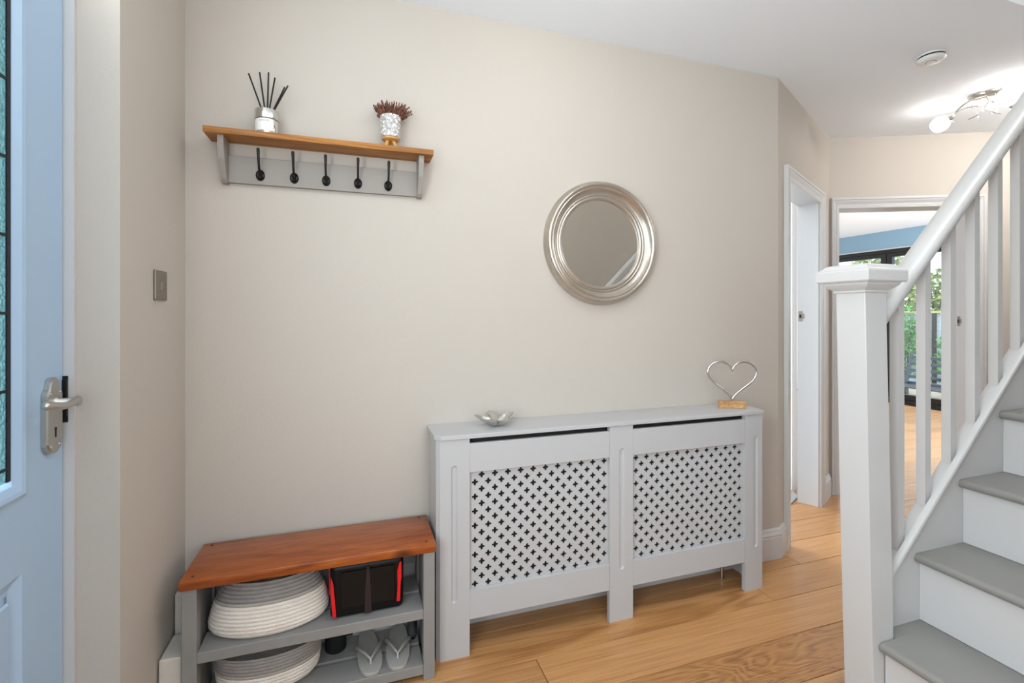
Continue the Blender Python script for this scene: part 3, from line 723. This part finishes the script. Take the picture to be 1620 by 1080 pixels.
# reed diffuser
rdx, rdy = -0.289, 1.822
df = thing('reed_diffuser', 'silver reed diffuser jar with black sticks on the coat shelf', 'diffuser', (rdx, rdy, SZ1))
bm = bmesh.new(); lathe(bm, [(0.0, 0.0005), (0.034, 0.0005), (0.0355, 0.003), (0.0355, 0.050), (0.0345, 0.053), (0.0, 0.053)], 40, (rdx, rdy, SZ1)); link('jar', bm, 'jar', df, True, 40)
bm = bmesh.new(); lathe(bm, [(0.030, 0.0535), (0.0378, 0.0535), (0.0380, 0.055), (0.0380, 0.084), (0.0372, 0.0855), (0.012, 0.0855), (0.012, 0.080)], 40, (rdx, rdy, SZ1), cap=False); link('metal_collar', bm, 'chrome', df, True, 40)
bm = bmesh.new(); a0, a1_ = math.radians(-172), math.radians(-48); rows = []
for z in (0.010, 0.0505): rows.append([bm.verts.new((rdx+0.0360*math.cos(a0+(a1_-a0)*i/20), rdy+0.0360*math.sin(a0+(a1_-a0)*i/20), SZ1+z)) for i in range(21)])
for i in range(20): bm.faces.new((rows[0][i], rows[0][i+1], rows[1][i+1], rows[1][i]))
lb = link('paper_label', bm, 'label', df, True)
fc = bpy.data.curves.new('lettering', 'FONT'); fc.body = 'MAISON'; fc.size = 0.0075; fc.align_x = 'CENTER'; fc.space_character = 1.25
tmp = bpy.data.objects.new('lettering', fc); COL.objects.link(tmp)
bpy.context.view_layer.update()
me = bpy.data.meshes.new_from_object(tmp.evaluated_get(bpy.context.evaluated_depsgraph_get())); bpy.data.objects.remove(tmp)
ac = math.radians(-97)
for v in me.vertices:
    a = ac+v.co.x/0.0363; v.co = Vector((rdx+0.0363*math.cos(a), rdy+0.0363*math.sin(a), SZ1+0.040+v.co.y))
me.name = 'lettering'; me.materials.clear(); me.materials.append(M['ink'])
lt = bpy.data.objects.new('lettering', me); COL.objects.link(lt); lt.parent = lb
lt.matrix_parent_inverse = Matrix.Identity(4); lt.location = (-rdx, -rdy, -SZ1) if False else (0, 0, 0)
for (tx, tz, ty) in ((-0.344, 2.060, 1.815), (-0.313, 2.076, 1.83), (-0.282, 2.071, 1.81), (-0.266, 2.067, 1.835), (-0.232, 2.030, 1.815), (-0.224, 2.043, 1.83)):
    bm = bmesh.new(); bx_ = rdx+(0.35*(tx-rdx))*0.3; tube(bm, [(bx_, rdy, SZ1+0.06), (tx, ty, tz)], 0.0026, 8); link('reed', bm, 'reed', df)

# dried flowers in a footed pot
px_, py_ = 0.126, 1.822
dp = thing('dried_plant', 'dried heather in a patterned white pot with wooden feet on the coat shelf', 'potted plant', (px_, py_, SZ1))
bm = bmesh.new(); lathe(bm, [(0.033, 0.040), (0.0345, 0.043), (0.0385, 0.118), (0.0385, 0.120), (0.0355, 0.120), (0.034, 0.110), (0.0, 0.108)], 36, (px_, py_, SZ1)); link('pot', bm, 'pot', dp, True, 40)
bm = bmesh.new(); lathe(bm, [(0.0, 0.028), (0.022, 0.028), (0.0315, 0.034), (0.0315, 0.0395), (0.0, 0.0395)], 32, (px_, py_, SZ1)); link('foot_ring', bm, 'bamboo', dp, True, 40)
for k in range(3):
    a = math.radians(-150+120*k); bm = bmesh.new()
    tube(bm, [(px_+0.012*math.cos(a), py_+0.012*math.sin(a), SZ1+0.030), (px_+0.024*math.cos(a), py_+0.024*math.sin(a), SZ1+0.0005)], 0.0062, 8, taper=[1.2, 0.8]); link('foot', bm, 'bamboo', dp)
bm = bmesh.new(); rr = random.Random(5)
for k in range(120):
    a = rr.uniform(0, 2*PI); q = math.sqrt(rr.random()); le = rr.uniform(0.030, 0.072)*(1-0.25*q)
    b0 = Vector((px_+0.026*q*math.cos(a), py_+0.022*q*math.sin(a), SZ1+0.110))
    b1 = b0+Vector((0.046*q*math.cos(a)+0.006+rr.uniform(-.006, .006), 0.028*q*math.sin(a), le))
    if b1.y > WY-0.008: b1.y = WY-0.008
    tube(bm, [b0, b0.lerp(b1, 0.5)+Vector((0, 0, 0.003)), b1], 0.0009, 4)
    for j in range(6):
        c = b0.lerp(b1, 0.40+0.12*j); s = rr.uniform(0.0028, 0.0046)*(1.1-0.09*j)
        bmesh.ops.create_icosphere(bm, subdivisions=1, radius=s, matrix=Matrix.Translation(c+Vector((rr.uniform(-.002, .002), rr.uniform(-.002, .002), 0))) @ Matrix.Scale(1.7, 4, (0, 0, 1)))
o = link('dried_flowers', bm, 'dried', dp); o['kind'] = 'stuff'

# light switch
sw = thing('light_switch', 'square brushed metal light switch on the short wall by the front door', 'light switch', (-0.547, 1.65, 1.325))
link('plate', B(-0.5465, -0.5405, 1.606, 1.694, 1.282, 1.368, 0.002, 2), 'switch', sw)
link('rocker', xform(B(-0.003, 0.004, -0.0085, 0.0085, -0.014, 0.014, 0.001), Matrix.Translation((-0.5395, 1.652, 1.323)) @ Matrix.Rotation(0.12, 4, 'Y')), 'switch', sw)

# ------------------------------------------------------------------ shoe bench and what is on it
BX0, BX1, BF, BB, BZ = -0.487, 0.262, 1.606, 1.853, 0.463
sb = thing('shoe_bench', 'grey slatted shoe bench with thick varnished pine top', 'bench', ((BX0+BX1)/2, 1.73, 0))
bm = B(-(BX1-BX0)/2, (BX1-BX0)/2, -(BB-BF)/2, (BB-BF)/2, BZ-0.029, BZ, 0.004, 2)
link('seat_top', xform(bm, Matrix.Translation(((BX0+BX1)/2, (BF+BB)/2, 0))), 'pine', sb, True, 30)
for x, y in ((BX0+0.030, BF+0.026), (BX0+0.030, BB-0.022), (BX1-0.030, BF+0.026), (BX1-0.030, BB-0.022)):
    bm = bmesh.new(); lathe(bm, [(0.0042, 0), (0.0042, 0.0008), (0, 0.001)], 12, (x, y, BZ)); link('screw_plug', bm, mat('dark_wood_plug', '3d1a0c', 0.5) if 'dark_wood_plug' not in bpy.data.materials else bpy.data.materials['dark_wood_plug'], sb)
LX0, LX1 = BX0+0.006, BX1-0.004
for x0 in (LX0, LX1-0.038):
    for y0, y1 in ((BF+0.010, BF+0.050), (BB-0.045, BB-0.005)):
        link('leg', B(x0, x0+0.038, y0, y1, 0, BZ-0.0295, 0.0015), 'grey_paint', sb)
    link('side_board', B(x0+0.010, x0+0.030, BF+0.050, BB-0.045, 0.02, BZ-0.0295), 'grey_paint', sb)
IX0, IX1 = LX0+0.038, LX1-0.038
for z1, th in ((0.240, 0.032), (0.052, 0.032)):
    link('shelf_slat', B(IX0, IX1, BF+0.012, BF+0.114, z1-th, z1, 0.0015), 'grey_paint', sb)
    link('shelf_slat', B(IX0, IX1, BF+0.130, BB-0.008, z1-th, z1, 0.0015), 'grey_paint', sb)
link('back_rail', B(IX0, IX1, BB-0.030, BB-0.012, 0.30, 0.345, 0.0015), 'grey_paint', sb)

def coil_basket(name, prof, c, sx, sy, band, label, loose):
    """basket coiled from thick rope: one torus-like ring per turn; band = first turn of the grey rim"""
    t = thing(name, label, 'basket', c, 'coiled rope baskets in the shoe bench')
    def part(nm, rows, m):
        bm = bmesh.new(); P = []
        for r, z in rows:
            for k in range(5):
                a = -PI/2+PI*k/5
                P.append((r+0.0048*math.cos(a), z+0.0056*math.sin(a)))
        lathe(bm, P + [(r-0.004, z) for r, z in rows[::-1]], 56, c, sx, sy, cap=False)
        return link(nm, bm, m, t, True, 70)
    part('body', prof[:band+1], 'rope'); part('rim_band', prof[band:], 'rope_grey')
    bm = bmesh.new(); r0, z0 = prof[0]; lathe(bm, [(r0, z0-0.004), (r0, z0+0.004), (0.0, z0+0.005)], 56, c, sx, sy); link('base', bm, 'rope', t)
    return t
pf = [(0.150, 0.006), (0.166, 0.014), (0.173, 0.025)] + [(0.174-0.0034*k*(0.55+0.06*k), 0.036+0.0112*k) for k in range(0, 12)]
coil_basket('rope_basket', pf, (-0.261, 1.722, 0.2402), 1.0, 0.55, 9, 'cream rope basket narrowing to a grey rim on the upper shelf', None)
pf = [(0.120, 0.006), (0.137, 0.014), (0.146, 0.025)] + [(0.149+0.0014*k, 0.036+0.0108*k) for k in range(0, 9)]
coil_basket('rope_basket', pf, (-0.266, 1.728, 0.0522), 1.0, 0.60, 6, 'cream rope basket with grey rim on the bottom shelf', None)

# black bag with red corners
bg_ = thing('vinyl_bag', 'glossy black vinyl bag with red corner strips on the bench shelf', 'bag', (0.04, 1.73, 0.2405))
bm = B(-0.078, 0.158, 1.652, 1.80, 0.2405, 0.418, 0.018, 3); link('body', bm, 'pvc', bg_, True, 60)
link('window', B(-0.045, 0.128, 1.6475, 1.6515, 0.275, 0.395, 0.002), 'pvc_window', bg_)
bm = bmesh.new(); prism(bm, [(0.030, 0.25), (0.052, 0.25), (0.050, 0.33), (0.044, 0.405), (0.038, 0.405), (0.032, 0.33)], 'y', 1.6425, 1.6472); link('strap', bm, 'strap', bg_)
def red_strip(xs, y):
    bm = bmesh.new(); prism(bm, xs, 'y', y, y+0.004); link('red_strip', bm, 'red', bg_)
red_strip([(-0.069, 0.252), (-0.058, 0.252), (-0.062, 0.30), (-0.067, 0.36), (-0.075, 0.385), (-0.075, 0.33)], 1.6475)
red_strip([(0.134, 0.268), (0.145, 0.268), (0.147, 0.33), (0.150, 0.345), (0.1495, 0.40), (0.144, 0.40), (0.136, 0.37), (0.137, 0.32)], 1.6475)
bm = bmesh.new(); prism(bm, [(1.70, 0.30), (1.72, 0.30), (1.715, 0.40), (1.695, 0.40)], 'x', -0.0825, -0.0785); link('red_strip', bm, 'red', bg_)

# flip-flops
def flip_flop(cx, rz, label):
    t = thing('flip_flop', label, 'flip-flop', (cx, 1.735, 0.0525), 'pair of flip-flops on the bottom bench shelf')
    T = Matrix.Translation((cx, 1.735, 0.0525)) @ Matrix.Rotation(rz, 4, 'Z')
    pts = []
    for i in range(40):
        a = 2*PI*i/40; y = -math.sin(a); wv = 0.0455-0.011*math.sin(-a+PI)*0.0
        wid = 0.043 if y < 0 else 0.043
        f = (1-y)/2                                     # 1 toe end (front), 0 heel
        wid = 0.031+0.015*(f**0.8)-0.004*math.exp(-((f-0.35)/0.15)**2)
        pts.append((wid*math.copysign(abs(math.cos(a))**0.75, math.cos(a)), 0.118*math.copysign(abs(y)**0.9, y)))
    bm = bmesh.new(); prism(bm, pts, 'z', 0, 0.013)
    bmesh.ops.bevel(bm, geom=[e for e in bm.edges if abs(e.verts[0].co.z-e.verts[1].co.z) < 1e-6], offset=0.003, segments=2, profile=0.5, affect='EDGES')
    link('sole', xform(bm, T), 'sole', t)
    for s in (-1, 1):
        bm = bmesh.new(); P = [(0, -0.068, 0.027), (s*0.018, -0.045, 0.036), (s*0.034, -0.015, 0.034), (s*0.042, 0.010, 0.022), (s*0.041, 0.022, 0.010)]
        tube(bm, P, 0.0052, 8, taper=[0.8, 1.0, 1.15, 1.1, 0.9]); link('strap', xform(bm, T), 'silver_strap', t, True, 60)
    bm = bmesh.new(); tube(bm, [(0, -0.072, 0.012), (0, -0.070, 0.022), (0, -0.066, 0.028)], 0.0042, 8); link('toe_post', xform(bm, T), 'silver_strap', t, True, 60)
flip_flop(0.046, 0.06, 'grey flip-flop with silver straps beside the lower rope basket')
flip_flop(0.146, -0.10, 'grey flip-flop with silver straps nearest the right bench leg')
# dark shoe behind them, black pump bottle shape beside the lower basket
def shoe(loc, rz, label, m, L=0.20, wk=1.0):
    t = thing('shoe', label, 'shoe', loc)
    T = Matrix.Translation(loc) @ Matrix.Rotation(rz, 4, 'Z')
    bm = bmesh.new(); secs = []
    for f, wv, h in ((0.0, 0.018, 0.052), (0.08, 0.030, 0.062), (0.28, 0.031, 0.060), (0.48, 0.033, 0.050), (0.70, 0.038, 0.036), (0.88, 0.034, 0.026), (1.0, 0.014, 0.016)):
        y = L*(0.5-f); row = []
        for k in range(10):
            a = PI*k/9; row.append(bm.verts.new((wk*wv*math.cos(a), y, 0.010+h*math.sin(a))))
        secs.append(row)
    for a, b in zip(secs, secs[1:]):
        for k in range(9): bm.faces.new((a[k], a[k+1], b[k+1], b[k]))
        bm.faces.new((a[9], a[0], b[0], b[9]))
    bm.faces.new(secs[0]); bm.faces.new(secs[-1])
    link('upper', xform(bm, T), m, t, True, 60)
    bm = bmesh.new(); P = [(wk*0.036*math.cos(2*PI*i/24), L*0.51*math.sin(2*PI*i/24)) for i in range(24)]; prism(bm, P, 'z', 0, 0.010); link('sole', xform(bm, T), 'black', t)
shoe((0.201, 1.800, 0.0525), 0.0, 'charcoal shoe behind the flip-flops on the bottom shelf', 'shoe_dark', 0.085, 0.42)
bo = thing('black_flask', 'black flask with loop handle behind the lower rope basket', 'flask', (-0.065, 1.80, 0.0525))
bm = bmesh.new(); lathe(bm, [(0.0, 0.0), (0.034, 0.0), (0.036, 0.004), (0.036, 0.090), (0.030, 0.100), (0.020, 0.104), (0.0, 0.105)], 24, (-0.065, 1.80, 0.0525)); link('body', bm, 'black', bo, True, 40)
bm = bmesh.new(); tube(bm, [(-0.031, 1.79, 0.135), (-0.008, 1.785, 0.140), (-0.004, 1.785, 0.118), (-0.010, 1.786, 0.098), (-0.031, 1.79, 0.096)], 0.003, 8); link('handle', bm, 'black', bo, True, 60)

# two weathered white timber blocks squeezed between bench and wall
b1 = link('timber_block', xform(B(-0.028, 0.028, -0.060, 0.060, 0, 0.232, 0.0025), Matrix.Translation((-0.514, 1.690, 0.0))), 'distressed', None); tag(b1, 'lower weathered white timber block between bench and wall', 'timber block')
bm = bmesh.new(); prism(bm, [(-0.026, 0), (0.026, 0), (0.026, 0.33), (0.012, 0.352), (-0.026, 0.352)], 'y', -0.045, 0.045)
b2 = link('timber_block', xform(bm, Matrix.Translation((-0.515, 1.806, 0.0))), 'distressed', None); tag(b2, 'taller white timber block in the corner behind the lower one', 'timber block')

# ------------------------------------------------------------------ smoke alarm and ceiling light
al = thing('smoke_alarm', 'round white smoke alarm on the hallway ceiling', 'smoke alarm', (2.555, 1.487, CZ))
ax, ay = 2.555, 1.487
bm = bmesh.new(); lathe(bm, [(0.050, 0.0), (0.050, -0.009), (0.0, -0.009)], 40, (ax, ay, CZ-0.0002)); link('base', bm, 'plastic', al, True, 40)
bm = bmesh.new(); lathe(bm, [(0.051, -0.0092), (0.051, -0.0165), (0.0, -0.0165)], 40, (ax, ay, CZ)); link('vent_slot', bm, 'black', al, True, 40)
bm = bmesh.new(); lathe(bm, [(0.0, -0.0167), (0.0535, -0.0167), (0.055, -0.019), (0.053, -0.024), (0.046, -0.031), (0.038, -0.034), (0.0, -0.034)], 40, (ax, ay, CZ)); link('cover', bm, 'plastic', al, True, 30)
bm = bmesh.new(); lathe(bm, [(0.0, -0.0342), (0.018, -0.0342), (0.0175, -0.0372), (0.0, -0.038)], 28, (ax, ay, CZ)); link('test_button', bm, 'plastic', al, True, 40)
bm = bmesh.new(); lathe(bm, [(0.0182, -0.0340), (0.0182, -0.0352), (0.0205, -0.0352), (0.0205, -0.0340)], 28, (ax, ay, CZ), cap=False); link('button_ring', bm, mat('grey_plastic_ring', '8a8a88', 0.5), al, True, 40)

def ceiling_light(loc, rz, label, gm='globe'):
    t = thing('ceiling_light', label, 'ceiling light', loc, None)
    T = Matrix.Translation(loc) @ Matrix.Rotation(rz, 4, 'Z')
    bm = bmesh.new()
    for dx in (-0.03, 0.03): lathe(bm, [(0.0, -0.0002), (0.044, -0.0002), (0.046, -0.008), (0.043, -0.014), (0.036, -0.017), (0.030, -0.016), (0.024, -0.020), (0.0, -0.022)], 32, (dx, 0, 0))
    link('base_plate', xform(bm, T), 'satin', t, True, 40)
    for k, (gx, gy, gz, tl) in enumerate(((-0.205, 0.02, -0.108, 0.55), (0.098, -0.105, -0.092, 0.3), (0.12, 0.16, -0.095, 0.3))):
        d = Vector((gx, gy, 0)); dn = d.normalized(); pn = Vector((-dn.y, dn.x, 0)); R = d.length
        neck = dn*(R-0.062)+Vector((0, 0, gz+0.028))
        pts = [Vector((0, 0, -0.018))+dn*(R-0.062)*s+pn*0.035*math.sin(PI*s)+Vector((0, 0, (gz+0.046)*s**1.7)) for s in [i/12 for i in range(13)]]
        bm = bmesh.new(); tube(bm, pts, 0.0042, 8); ar = link('arm', xform(bm, T), 'satin', t, True, 60)
        bm = bmesh.new()                                # decorative loop under the arm
        pts = []
        for i in range(25):
            a = 2*PI*i/24*0.82-0.6; pts.append(dn*(R*0.42+0.068*math.cos(a))+pn*(-0.02+0.018*math.sin(a*0.5))+Vector((0, 0, -0.085+0.034*math.sin(a))))
        tube(bm, pts, 0.0028, 8); link('loop', xform(bm, T), 'chrome', ar, True, 60)
        ax_ = (dn*0.9+Vector((0, 0, -0.45))).normalized()
        Q = ax_.to_track_quat('Z', 'Y').to_matrix().to_4x4()
        bm = bmesh.new(); lathe(bm, [(0.007, -0.012), (0.011, -0.006), (0.017, 0.006), (0.018, 0.016), (0.014, 0.016)], 20, (0, 0, 0), cap=False)
        link('lamp_cup', xform(bm, T @ Matrix.Translation(neck) @ Q), 'satin', t, True, 40)
        bm = bmesh.new(); lathe(bm, [(0.0, 0.012), (0.014, 0.013), (0.026, 0.020), (0.038, 0.034), (0.043, 0.052), (0.042, 0.070), (0.034, 0.088), (0.020, 0.099), (0.0, 0.103)], 28)
        link('globe_shade', xform(bm, T @ Matrix.Translation(neck) @ Q), gm, t, True, 60)
    for k in range(6):
        a = k*PI/3+0.3; x, y = 0.055*math.cos(a), 0.040*math.sin(a); z0 = -0.022; ln = 0.075+0.02*(k % 3)
        bm = bmesh.new(); tube(bm, [(x, y, z0), (x, y, z0-ln*0.5), (x+0.004, y, z0-ln*0.8), (x+0.006, y, z0-ln)], 0.0032, 6, taper=[0.6, 1.0, 1.3, 0.2]); link('crystal_drop', xform(bm, T), 'crystal', t, True, 60)
    return t
ceiling_light((3.275, 1.645, CZ), math.radians(-72), 'curly chrome ceiling light with lit opal globes above the banister')
ceiling_light((0.72, 0.90, CZ), math.radians(35), 'curly chrome ceiling light with bright opal globes above the entrance end', 'globe_bright')

ceiling_light((3.92, 1.22, CZ), math.radians(100), 'added unseen copy of the curly ceiling light, fill for the far end of the hall', 'globe_fill')  # unseen fitting added to light the angled wall
# ------------------------------------------------------------------ garden
struct('ground_garden', B(7.36, 30, -6, 24, -0.30, -0.10), 'lawn', 'pale gravel garden ground beyond the folding doors', 'ground')
dk = thing('decking', 'pale weathered decking outside the folding doors', 'decking', (8.3, 4.5, -0.1), kind='structure')
for k in range(15):
    x0 = 7.37+0.145*k; link('board', xform(B(-3.0, 3.0, -0.069, 0.069, -0.028, 0.0, 0.002), Matrix.Translation((x0+0.072, 4.6, -0.005)) @ Matrix.Rotation(PI/2, 4, 'Z')), 'deck', dk)
link('bearers', B(7.37, 9.54, 1.62, 7.58, -0.10, -0.034), 'black', dk)
# slatted metal bench seen from behind
gb = thing('garden_bench', 'anthracite slatted metal garden bench on the decking', 'garden bench', (7.95, 4.2, 0))
for k in range(5):
    z = 0.15+0.098*k; x = 8.15+0.026*k
    link('back_slat', B(x, x+0.018, 3.5, 5.10, z, z+0.045, 0.002), 'anthracite', gb)
for k in range(4):
    link('seat_slat', B(7.76+0.095*k, 7.83+0.095*k, 3.5, 5.10, 0.14, 0.158, 0.002), 'anthracite', gb)
for y in (3.52, 5.08):
    bm = bmesh.new(); prism(bm, [(7.74, -0.004), (7.80, -0.004), (7.82, 0.11), (8.07, 0.11), (8.12, -0.004), (8.18, -0.004), (8.16, 0.15), (8.31, 0.62), (8.27, 0.62), (8.12, 0.14), (7.76, 0.14)], 'y', y-0.02, y+0.02); link('end_frame', bm, 'anthracite', gb)
# fence
fn = thing('fence', 'pale board fence with dark posts and a bamboo top rail', 'fence', (10.6, 6.0, -0.1))
for k in range(8):
    link('board', B(10.60, 10.62, 3.0, 10.5, -0.08+0.166*k, 0.08+0.166*k), 'fence_white', fn)
for k in range(9):
    y = 3.52+0.86*k; link('post', B(10.54, 10.60, y-0.025, y+0.025, -0.10, 1.25), 'fence_post', fn)
link('top_rail', B(10.53, 10.63, 3.0, 10.5, 1.25, 1.29, 0.004), 'fence_rail', fn)
def leaves(bm, c, rx, ry, rz, n, s, rr):
    for _ in range(n):
        u = Vector((rr.gauss(0, 1), rr.gauss(0, 1), rr.gauss(0, 1))).normalized()*(rr.random()**0.4)
        p = Vector((c[0]+u.x*rx, c[1]+u.y*ry, c[2]+u.z*rz))
        R = Matrix.Rotation(rr.uniform(0, 6.3), 3, 'Z') @ Matrix.Rotation(rr.uniform(-1.2, 1.2), 3, 'X') @ Matrix.Rotation(rr.uniform(-1.2, 1.2), 3, 'Y')
        l = s*rr.uniform(0.6, 1.3); wv = l*0.42
        bm.faces.new([bm.verts.new(p+R @ Vector(q)) for q in ((0, 0, 0), (wv, l*0.5, 0.12*l), (0, l, 0), (-wv, l*0.5, 0.12*l))])
def shrub(name, loc, rx, ry, h, n, s, m, label, seed, cat='shrub'):
    rr = random.Random(seed)
    t = thing(name, label, cat, loc, 'garden planting')
    bm = bmesh.new()
    for k in range(5):
        a = k*1.3; tube(bm, [(loc[0]+0.05*math.cos(a), loc[1]+0.05*math.sin(a), loc[2]), (loc[0]+0.3*rx*math.cos(a), loc[1]+0.3*ry*math.sin(a), loc[2]+h*0.5), (loc[0]+0.6*rx*math.cos(a+.4), loc[1]+0.6*ry*math.sin(a+.4), loc[2]+h*0.88)], 0.014*max(1, h/1.4), 6, taper=[1, .7, .3])
    link('stems', bm, 'bark', t)
    bm = bmesh.new(); leaves(bm, (loc[0], loc[1], loc[2]+h*0.55), rx, ry, h*0.5, n, s, rr)
    o = link('foliage', bm, m, t); o['kind'] = 'stuff'
shrub('climbing_shrub', (10.30, 6.48, -0.1), 0.22, 0.33, 1.45, 900, 0.075, 'leaf', 'leafy green climber against the pale fence, seen between the first two balusters', 1)
shrub('climbing_shrub', (10.30, 5.72, -0.1), 0.2, 0.20, 0.95, 350, 0.075, 'leaf', 'smaller green climber at the foot of the fence, seen between the second and third baluster', 2)
shrub('garden_tree', (12.6, 8.5, -0.1), 0.9, 0.85, 2.9, 2600, 0.13, 'leaf2', 'olive green tree behind the fence, left of the newel post', 3, 'tree')
shrub('garden_tree', (12.2, 6.75, -0.1), 0.9, 0.75, 2.25, 2200, 0.12, 'leaf2', 'olive and brown hedge tree behind the fence, seen between the balusters', 4, 'tree')
shrub('garden_tree', (12.8, 10.6, -0.1), 1.0, 1.0, 3.6, 2600, 0.13, 'leaf', 'taller green tree behind the fence at the left of the garden doors', 6, 'tree')
